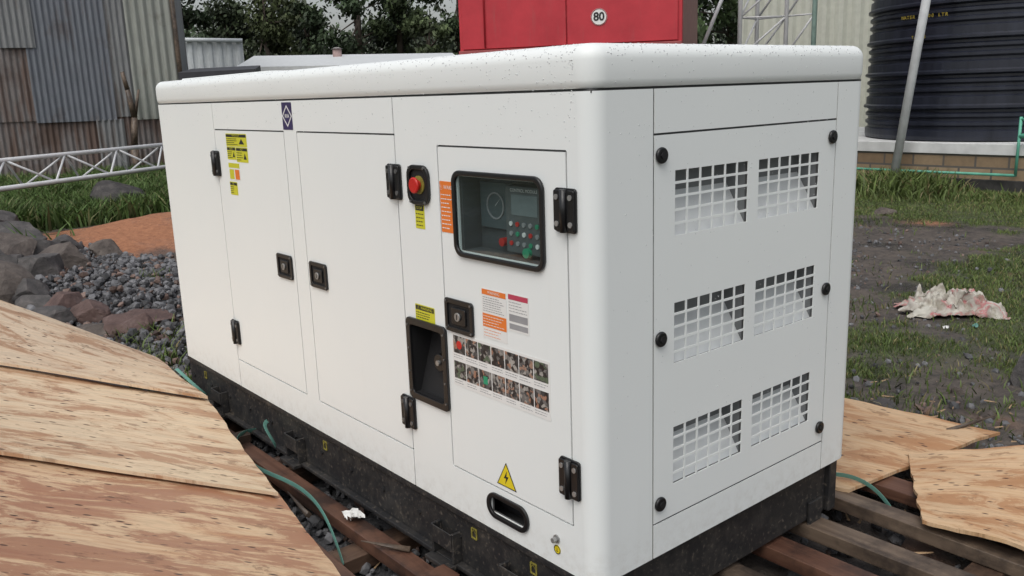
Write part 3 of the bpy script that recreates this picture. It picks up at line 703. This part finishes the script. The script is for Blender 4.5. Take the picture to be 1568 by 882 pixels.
def corr(name,p0,p1,z0,z1,m,parent,pitch=.11,amp=.018,off=0,flip=1,trap=False):
    p0=Vector((*p0,0));p1=Vector((*p1,0));d=p1-p0;Ln=d.length;d/=Ln;nn=Vector((d.y,-d.x,0))*flip
    n=int(Ln/pitch*8);v=[];f=[]
    for i in range(n+1):
        s=Ln*i/n; w=math.sin(2*math.pi*s/pitch)
        if trap: w=max(-1,min(1,w*2.2))
        q=p0+d*s+nn*(w*amp+off)
        v+=[(q.x,q.y,z0),(q.x,q.y,z1)]
    f=[(2*i,2*i+2,2*i+3,2*i+1) for i in range(n)]
    return obj(name,v,f,m,parent,smooth=not trap)
LW=empty("corrugated_iron_wall")
A=Vector((2.42,18.3));Bv=Vector((5.36,17.5)); dv=(Bv-A)
def wp(t): q=A+dv*t; return (q.x,q.y)
corr("sheet",wp(-1.6),wp(.70),0,1.25,IR1,LW,off=.0)
corr("sheet",wp(-1.6),wp(.105),1.2,5.6,IR1,LW,off=.03)
corr("sheet",wp(.10),wp(.58),1.16,5.6,IR2,LW,off=.055)
corr("sheet",wp(-.05),wp(.16),2.6,5.6,IR3,LW,off=.085)
corr("sheet",wp(.57),wp(.72),1.22,5.6,IR3,LW,off=.03)
corr("sheet",wp(.45),wp(.62),.02,1.18,IR3,LW,off=.04)
corr("sheet",wp(.705),wp(1.0),1.15,5.6,IR4,LW,off=.06,pitch=.16,amp=.025)
corr("sheet",wp(.69),wp(1.0),0,1.18,IR1,LW,off=.03)
q=wp(1.0); tube("corner_pole",(q[0],q[1]-.1,0),(q[0]+.0,q[1]-.1,5.6),.05,WBRN,LW)
corr("return_sheet",wp(1.0),(wp(1.0)[0]+3.5,wp(1.0)[1]+9),0,5.6,IR3,LW)
q=wp(.63); FP=empty("fence_post")
pm=[(q[0]+.0,q[1]-.45,-.1),(q[0]-.03,q[1]-.45,.6),(q[0]+.05,q[1]-.45,1.2),(q[0]-.02,q[1]-.45,1.75),(q[0]-.08,q[1]-.45,2.1)]
for i in range(4): tube("post_segment",pm[i],pm[i+1],.085-.012*i,WBRN,FP,9,.085-.012*(i+1))
tube("post_fork",pm[2],(q[0]+.2,q[1]-.45,1.75),.05,WBRN,FP,8,.02)
PW=mat("galvanised_white",(.62,.63,.64),.4,var=.06)
TR=empty("steel_lattice_mast")
p0=Vector((-1.6,9.05,.0));p1=Vector((5.4,13.5,.0)); d=(p1-p0).normalized(); s_=Vector((d.y,-d.x,0))
ch=[s_*-.02+Vector((0,0,.86)),s_*.24+Vector((0,0,.56)),s_*-.28+Vector((0,0,.50))]
LL=(p1-p0).length
for c in ch: tube("chord",p0+c,p1+c,.029,PW,TR,8)
nb=9
for i in range(nb):
    for a,b_2 in ((0,1),(0,2),(1,2)):
        q0=p0+d*(LL*i/nb); q1=p0+d*(LL*(i+1)/nb)
        tube("brace",q0+ch[a],(q0+q1)/2+ch[b_2],.015,PW,TR,6); tube("brace",(q0+q1)/2+ch[b_2],q1+ch[a],.015,PW,TR,6)
for t in (.08,.55,.9):
    q=p0+d*(LL*t); 
    rk=rock("rock",q.x,q.y,.0,.34,'g',None,.9,int(t*100))
# ================================================================== FAR BUILDINGS
def raydir(deg): return Vector((math.cos(math.radians(deg)),math.sin(math.radians(deg))))
CC=Vector((CX,CY))
def pd(deg,r): q=CC+raydir(deg)*r; return (q.x,q.y)
WS=mat("white_sheet_metal",(.55,.58,.59),.45,var=.05)
FW=empty("white_sheet_fence")
corr("sheet",pd(72,31),pd(66.6,31),0,3.40,WS,FW,pitch=.3,amp=.03,trap=True)
tube("ridge_cap",(*pd(72,30.9),3.46),(*pd(66.6,30.9),3.38),.07,WS,FW)
SH=empty("white_roof_shed")
a0=Vector(pd(67.2,25));a1=Vector(pd(53.0,22.5)); back=Vector((.52,.85))*4
v=[(a0.x,a0.y,2.33),(a1.x,a1.y,2.20),(a1.x+back.x,a1.y+back.y,2.62),(a0.x+back.x,a0.y+back.y,2.80)]
v+= [(x,y,z-.12) for x,y,z in v]
obj("roof",v,[(0,1,2,3),(4,7,6,5),(0,4,5,1),(3,2,6,7),(0,3,7,4),(1,5,6,2)],mat("white_roof",(.66,.68,.68),.5,var=.05),SH)
b0=a0+Vector((.3,.5));b1=a1+Vector((-.3,.5))
corr("front_wall",tuple(b0),tuple(b1),0,2.15,mat("shed_wall",(.10,.10,.10),.6),SH,pitch=.3)
corr("end_wall",tuple(b0),tuple(b0+back*.85),0,2.25,IR3,SH,pitch=.3)
for t in (.1,.35,.6,.85): 
    q=a0.lerp(a1,t); tube("post",(q.x,q.y+.2,0),(q.x,q.y+.2,2.2),.06,WBRN,SH)
q=Vector(pd(61.0,27.0)); tube("vent_stack",(q.x,q.y,2.3),(q.x,q.y,2.85),.13,mat("terracotta",(.42,.30,.28),.7),SH,14); tube("vent_cowl",(q.x,q.y,2.852),(q.x,q.y,2.90),.17,mat("cowl",(.3,.28,.27),.7),SH,14,.05)
DS=empty("dark_lean_to")
e0=Vector(pd(70.5,17));e1=Vector(pd(66.0,16)); bk=Vector((.45,.9))*2.2
v=[(e0.x,e0.y,1.98),(e1.x,e1.y,1.98),(e1.x+bk.x,e1.y+bk.y,2.12),(e0.x+bk.x,e0.y+bk.y,2.12)]; v+=[(x,y,z-.18) for x,y,z in v]
DKM=mat("dark_roofing",(.035,.035,.04),.6)
obj("roof",v,[(0,1,2,3),(4,7,6,5),(0,4,5,1),(3,2,6,7),(0,3,7,4),(1,5,6,2)],DKM,DS)
for q in (e0,e1,e0+bk,e1+bk): tube("post",(q.x,q.y,0),(q.x,q.y,1.83),.05,WBRN,DS)
tube("beam",(e0.x,e0.y,1.72),(e1.x,e1.y,1.72),.05,WBRN,DS)

RC=empty("red_container_trailer")
def redm():
    m,nt,b=newmat("red_container_paint"); v=coord(nt); n=noise_t(nt,v,1.5,7,.65); c=ramp(nt,n,[(.3,(.40,.020,.032)),(.65,(.55,.035,.050))])
    n2=noise_t(nt,coord(nt,(4,4,.5)),3,6,.7); c=mixc(nt,ramp(nt,n2,[(.56,0),(.75,.35)]),c,(.32,.10,.09)); nt.links.new(c,b.inputs['Base Color']); b.inputs['Roughness'].default_value=.5; return m
REDC=redm(); REDS=mat("red_side_brownish",(.27,.11,.10),.6)  # side skin is a darker, browner red than the front
P1=Vector((5.58,7.94));P2=Vector((7.18,5.65)); fd=(P2-P1).normalized(); wd=(P2-P1).length
ang=math.atan2(fd.y,fd.x)
MT=Matrix.Translation((P1.x,P1.y,0))@Matrix.Rotation(ang,4,'Z')
zb0=1.90
box("container_body",0,wd,0,2.75,zb0,4.6,REDC,RC,mw=MT,b=.01)
box("side_skin",wd+.002,wd+.008,.02,2.73,zb0+.05,4.55,REDS,RC,mw=MT)
box("door_leaf",.05,wd/2-.008,-.03,-.002,zb0+.09,4.5,REDC,RC,mw=MT,b=.006); box("door_leaf",wd/2+.008,wd-.05,-.03,-.002,zb0+.09,4.5,REDC,RC,mw=MT,b=.006)
box("sill",0.0,wd,-.06,-.003,zb0-.05,zb0+.075,mat("sill_faded",(.36,.08,.08),.6),RC,mw=MT,b=.006)
tube("lock_bar",MT@Vector((.35,-.05,zb0+.1)),MT@Vector((.35,-.05,4.4)),.010,REDC,RC)
mw=MT@Matrix.Translation((1.80,-.034,2.30))@Matrix.Rotation(math.radians(90),4,'X')
prism("speed_disc",circ(.10,28),0,.004,LABW,RC,mw); prism("speed_disc_ring",circ(.098,28),.0045,.006,mat("disc_ring",(.25,.03,.03),.5),RC,mw,hole=circ(.090,28)); text("speed_text","80",.135,INK,RC,mw@Matrix.Translation((0,0,.007)),bold=.004)
box("chassis",.5,wd-.5,.1,5.0,1.2,1.84,BASE,RC,mw=MT)
for xx in (.15,wd-.45):
    for yy in (.8,2.0):
        c0=MT@Vector((xx,yy,.5)); c1=MT@Vector((xx+.3,yy,.5)); tube("wheel",c0,c1,.5,BLACKM,RC,24)
        tube("hub",MT@Vector((xx-.01,yy,.5)),MT@Vector((xx+.31,yy,.5)),.22,STEEL,RC,16)
box("underframe",.1,wd-.1,.3,2.6,.5,1.19,BLACKM,RC,mw=MT)

CF=empty("cream_sheet_wall"); CRM=mat("cream_sheet",(.56,.57,.49),.5,var=.05)
corr("sheet",(14.85,10.44),(20.5,1.7),0,6,CRM,CF,pitch=.33,amp=.03,trap=True)
LT=empty("lattice_tower")
GP=mat("greenish_pipe",(.35,.50,.44),.45)
def P(deg,r,z): q=pd(deg,r); return (q[0],q[1],z)
legs=[(35.9,15.0),(34.9,15.5),(33.2,15.2)]
for (a,r) in legs: tube("leg",P(a,r,0),P(a,r,6.5),.035,PW,LT)
tube("leg",P(31.6,15.0,0),P(31.6,15.0,6.5),.04,GP,LT)
allz=np.arange(0,6.6,.62)
pairs=[(legs[0],legs[1]),(legs[1],legs[2]),(legs[2],(31.6,15.0)),(legs[0],legs[2])]
for i in range(len(allz)-1):
    for (p,q) in pairs:
        tube("brace",P(*p,float(allz[i])),P(*q,float(allz[i+1])),.017,PW,LT,6); tube("rung",P(*p,float(allz[i])),P(*q,float(allz[i])),.015,PW,LT,6)
tube("stay",P(38.2,14.6,2.0),P(36.2,15.0,3.3),.03,PW,LT); tube("stay",P(36.2,15,3.3),P(35.9,15,5.5),.03,PW,LT); tube("stay",P(38.2,14.6,2.0),P(39.5,14.4,.0),.03,PW,LT)

PX=10.32
PLN=empty("brick_tank_plinth")
def brickm():
    m,nt,b=newmat("stone_block"); v=coord(nt,(1,1,1),rot=(0,0,0))
    sp=N(nt,'ShaderNodeSeparateXYZ'); nt.links.new(v,sp.inputs[0]); cb=N(nt,'ShaderNodeCombineXYZ'); ad=N(nt,'ShaderNodeMath',operation='ADD'); nt.links.new(sp.outputs[0],ad.inputs[0]); nt.links.new(sp.outputs[1],ad.inputs[1])
    nt.links.new(ad.outputs[0],cb.inputs[0]); nt.links.new(sp.outputs[2],cb.inputs[1])
    bt=N(nt,'ShaderNodeTexBrick'); nt.links.new(cb.outputs[0],bt.inputs['Vector']); bt.inputs['Scale'].default_value=1; bt.inputs['Brick Width'].default_value=.40; bt.inputs['Row Height'].default_value=.155; bt.inputs['Mortar Size'].default_value=.014
    bt.inputs['Color1'].default_value=(.22,.15,.09,1); bt.inputs['Color2'].default_value=(.36,.27,.17,1); bt.inputs['Mortar'].default_value=(.11,.10,.09,1)
    n=noise_t(nt,v,9,6,.7); c=mixc(nt,ramp(nt,n,[(.4,0),(.75,.45)]),bt.outputs[0],(.12,.09,.06)); nt.links.new(c,b.inputs['Base Color']); b.inputs['Roughness'].default_value=.85; bump(nt,b,n,.5,.01); return m
box("brick_course",PX,13.8,.6,7.0,.17,.475,brickm(),PLN)
box("footing",PX-.03,13.83,.57,7.03,-.05,.169,mat("dark_footing",(.05,.048,.045),.8,var=.25),PLN,b=.01)
box("white_ring_beam",PX-.025,13.82,.58,7.02,.476,.615,mat("whitewash",(.70,.71,.70),.7,var=.10,scale=4),PLN,b=.008)
TK=empty("water_tank"); tc=(12.15,4.05); RT=1.70
prof=[(RT-.06,.617),(RT-.01,.63),(RT,.68)]
z=.72
while z<4.6:
    if int(round((z-.72)/.11))%4!=3: prof+=[(RT,z),(RT,z+.035),(RT-.035,z+.055),(RT-.035,z+.085)]
    else: prof+=[(RT+.03,z),(RT+.03,z+.03),(RT,z+.05),(RT,z+.09)]
    z+=.11
prof+=[(RT,z),(RT-.15,z+.15),(.9,z+.5),(.35,z+.65),(.35,z+.8),(.0,z+.8)]
n=96;v=[];f=[]
for r,zz in prof:
    for i in range(n): a=2*math.pi*i/n; v.append((tc[0]+r*math.cos(a),tc[1]+r*math.sin(a),zz))
for j in range(len(prof)-1):
    for i in range(n): f.append((j*n+i,j*n+(i+1)%n,(j+1)*n+(i+1)%n,(j+1)*n+i))
m,nt,b=newmat("tank_polyethylene"); vv=coord(nt); c=ramp(nt,noise_t(nt,coord(nt,(2,2,.4)),2.5,6),[(.3,(.010,.012,.020)),(.7,(.026,.030,.046))]); nt.links.new(c,b.inputs['Base Color']); b.inputs['Roughness'].default_value=.38
o=obj("tank_shell",v,f,m,TK)
TY=mat("tank_yellow_print",(.45,.34,.05),.5)
def tanktext(s,deg,z,size,adv):
    for i,chh in enumerate(s):
        a=math.radians(deg+i*adv); x=tc[0]+(RT+.036)*math.cos(a); y=tc[1]+(RT+.036)*math.sin(a)
        X=Vector((-math.sin(a),math.cos(a),0)); Z=Vector((math.cos(a),math.sin(a),0))
        M=Matrix(((X.x,0,Z.x,x),(X.y,0,Z.y,y),(0,1,0,z),(0,0,0,1))); text("tank_letter",chh,size,TY,TK,M,bold=.001)
tanktext("WATER 10000 LTR",160,2.23,.06,1.5); tanktext("TANKS",166,1.97,.055,1.5)
tube("leaning_steel_pole",(10.08,4.44,-.05),(10.02,3.88,4.2),.055,mat("painted_pole",(.68,.70,.71),.5,var=.08),None,14)
GPp=empty("green_water_pipe"); PG=mat("green_ppr_pipe",(.12,.42,.30),.45)
tube("run",(10.22,6.4,.235),(10.22,2.96,.245),.018,PG,GPp); tube("riser",(10.22,2.96,.235),(10.24,2.96,.95),.018,PG,GPp); tube("branch",(10.24,2.96,.92),(10.24,2.4,.92),.018,PG,GPp); tube("branch",(10.24,2.96,.72),(10.24,2.4,.74),.03,PG,GPp)

# ================================================================== TREES
LM=leafmat("foliage",rough=.6)
BARK=mat("bark",(.09,.07,.055),.85,bmp=.5,bscale=20)
def tree(name,deg,r,hw,top,nleaf,tone=(1,1,1),seed=0,ls=.15):
    rnd=random.Random(seed); T=empty(name); bx,by=pd(deg,r)
    tr=[Vector((bx,by,-.1)),Vector((bx+rnd.uniform(-.2,.2),by,top*.35)),Vector((bx+rnd.uniform(-.4,.4),by,top*.62)),Vector((bx+rnd.uniform(-.4,.4),by,top*.9))]
    rd=[.20,.15,.10,.03]
    for i in range(3): tube("trunk",tr[i],tr[i+1],rd[i]*top/8,BARK,T,8,rd[i+1]*top/8)
    cl=[]
    for i in range(int(12+hw*6)):
        t=rnd.uniform(.22,1); ww=hw*(1.05-.6*abs(t-.55)/.45*(1 if t>.55 else .5)); a=rnd.uniform(0,6.28); rr=ww*rnd.uniform(.2,.95)
        c=Vector((bx+rr*math.cos(a),by+rr*math.sin(a),top*t-.3)); s=rnd.uniform(.38,.75)*hw*.55
        cl.append((c,s,rnd.uniform(.55,1.35))); 
        k=min(2,int(t*3)); tube("limb",tr[k].lerp(tr[k+1],rnd.random()),c,.045,BARK,T,5,.012)
    n=nleaf; V=np.zeros((n,4,3)); C=np.ones((n,4,4))
    for i in range(n):
        c,s,b=cl[rnd.randrange(len(cl))]; u=Vector((rnd.gauss(0,1),rnd.gauss(0,1),rnd.gauss(0,.75))); u*=s*.55
        p=c+u; q=Vector((rnd.gauss(0,1),rnd.gauss(0,1),rnd.gauss(0,1))).normalized(); w_=q.orthogonal().normalized(); e=q.cross(w_); l=ls*rnd.uniform(.5,1.2)
        for k,(aa,bb) in enumerate(((-1,0),(0,-.35),(1,0),(0,.35))): V[i,k]=p+w_*aa*l+e*bb*l*1.3
        br=b*(.75+.5*max(-1,min(1,u.z/s)))*rnd.uniform(.6,1.35); C[i,:,:3]=np.array((.070,.092,.050))*np.array(tone)*br  # leaf colour greyed to carry the distance haze
    me=bpy.data.meshes.new("crown"); me.vertices.add(n*4); me.vertices.foreach_set('co',V.ravel()); me.loops.add(n*4); me.loops.foreach_set('vertex_index',np.arange(n*4,dtype='i')); me.polygons.add(n); me.polygons.foreach_set('loop_start',np.arange(0,n*4,4,dtype='i')); me.update(calc_edges=True)
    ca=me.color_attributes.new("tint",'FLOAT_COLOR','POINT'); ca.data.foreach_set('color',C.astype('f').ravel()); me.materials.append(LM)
    o=bpy.data.objects.new("crown",me); COL.objects.link(o); o.parent=T
TL=[(70.4,42,1.5,9.5,4500,(.75,.85,.85)),(67.2,44,1.7,6.0,4000,(1,1,1)),(64.9,43,1.7,6.9,4500,(1.2,1.15,.9)),(62.8,45,1.3,6.3,3500,(.9,1,.9)),(59.6,42,2.2,9.8,8000,(.75,.85,.8)),(57.0,43,1.7,9.2,6000,(1,1.05,.85)),(55.2,40,1.2,5.2,3500,(1.2,1.2,1)),(53.2,43,1.6,9.5,4500,(.8,.9,.8)),(50.5,44,2.2,9,3000,(.9,1,.8)),(38.6,34,1.9,7.5,5000,(.8,.95,.7)),(36.4,36,1.8,8.5,4500,(.9,1,.8))]
for i,(a,r,hw,tp,nl,tn) in enumerate(TL): tree("tree",a,r,hw,tp,nl,tn,i+40)
rnd=random.Random(5); n=42000; V=np.zeros((n,4,3)); C=np.ones((n,4,4)); cls=[]
for i in range(200):
    a=rnd.uniform(48,74) if i<165 else rnd.uniform(30,42); r=rnd.uniform(48,60); h=rnd.uniform(.5,5.0)+1.0*math.sin(a*1.9)+.6*math.sin(a*4.3); q=pd(a,r); cls.append((Vector((*q,max(.6,h))),rnd.uniform(.9,1.8),rnd.uniform(.55,1.3)))
for i in range(n):
    c,s,b=cls[rnd.randrange(len(cls))]; u=Vector((rnd.gauss(0,1),rnd.gauss(0,1),rnd.gauss(0,.8)))*s*.6; p=c+u; q=Vector((rnd.gauss(0,1),rnd.gauss(0,1),rnd.gauss(0,1))).normalized(); w_=q.orthogonal().normalized(); e=q.cross(w_); l=.22*rnd.uniform(.5,1.2)
    for k,(aa,bb) in enumerate(((-1,0),(0,-.4),(1,0),(0,.4))): V[i,k]=p+w_*aa*l+e*bb*l*1.3
    C[i,:,:3]=np.array((.080,.10,.065))*b*rnd.uniform(.6,1.3)*(.8+.4*max(-1,min(1,u.z/s)))  # haze put into the far leaves as a greyer green
me=bpy.data.meshes.new("distant_treeline"); me.vertices.add(n*4); me.vertices.foreach_set('co',V.ravel()); me.loops.add(n*4); me.loops.foreach_set('vertex_index',np.arange(n*4,dtype='i')); me.polygons.add(n); me.polygons.foreach_set('loop_start',np.arange(0,n*4,4,dtype='i')); me.update(calc_edges=True)
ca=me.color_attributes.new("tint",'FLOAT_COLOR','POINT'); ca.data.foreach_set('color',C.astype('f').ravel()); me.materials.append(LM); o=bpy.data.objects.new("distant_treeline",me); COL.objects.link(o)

# ================================================================== LIGHT, SKY, CAMERA
w=bpy.data.worlds.new("World"); S.world=w; w.use_nodes=True; nt=w.node_tree; bg=nt.nodes["Background"]
sky=nt.nodes.new('ShaderNodeTexSky'); sky.sky_type='NISHITA'; sky.sun_disc=False
el,az=math.radians(58),math.radians(242)
sky.sun_elevation=el; sky.sun_rotation=az; sky.dust_density=4; sky.air_density=1.2
hs=nt.nodes.new('ShaderNodeHueSaturation'); hs.inputs['Saturation'].default_value=.38; nt.links.new(sky.outputs[0],hs.inputs['Color']); nt.links.new(hs.outputs[0],bg.inputs['Color']); bg.inputs['Strength'].default_value=.145
sl=bpy.data.lights.new("sun",'SUN'); sl.energy=.9; sl.angle=math.radians(45); sl.color=(1,.99,.96); so=bpy.data.objects.new("sun",sl); COL.objects.link(so)
sdv=Vector((math.sin(az)*math.cos(el),math.cos(az)*math.cos(el),math.sin(el))); so.rotation_euler=sdv.to_track_quat('Z','Y').to_euler()
cam=bpy.data.cameras.new("camera"); co=bpy.data.objects.new("camera",cam); COL.objects.link(co)
rt=Vector((.76691,-.64087,-.03374)); dn=Vector((-.16608,-.14741,-.97503)); fw=Vector((.61989,.75336,-.21949))
M=Matrix((( rt.x,-dn.x,-fw.x,-1.3222),(rt.y,-dn.y,-fw.y,-1.3251),(rt.z,-dn.z,-fw.z,1.4509),(0,0,0,1))); co.matrix_world=M
cam.sensor_width=36; cam.lens=36*1335/1568; cam.clip_start=.05; cam.clip_end=1500
S.camera=co
S.view_settings.view_transform='Standard'; S.view_settings.look='None'; S.view_settings.exposure=0
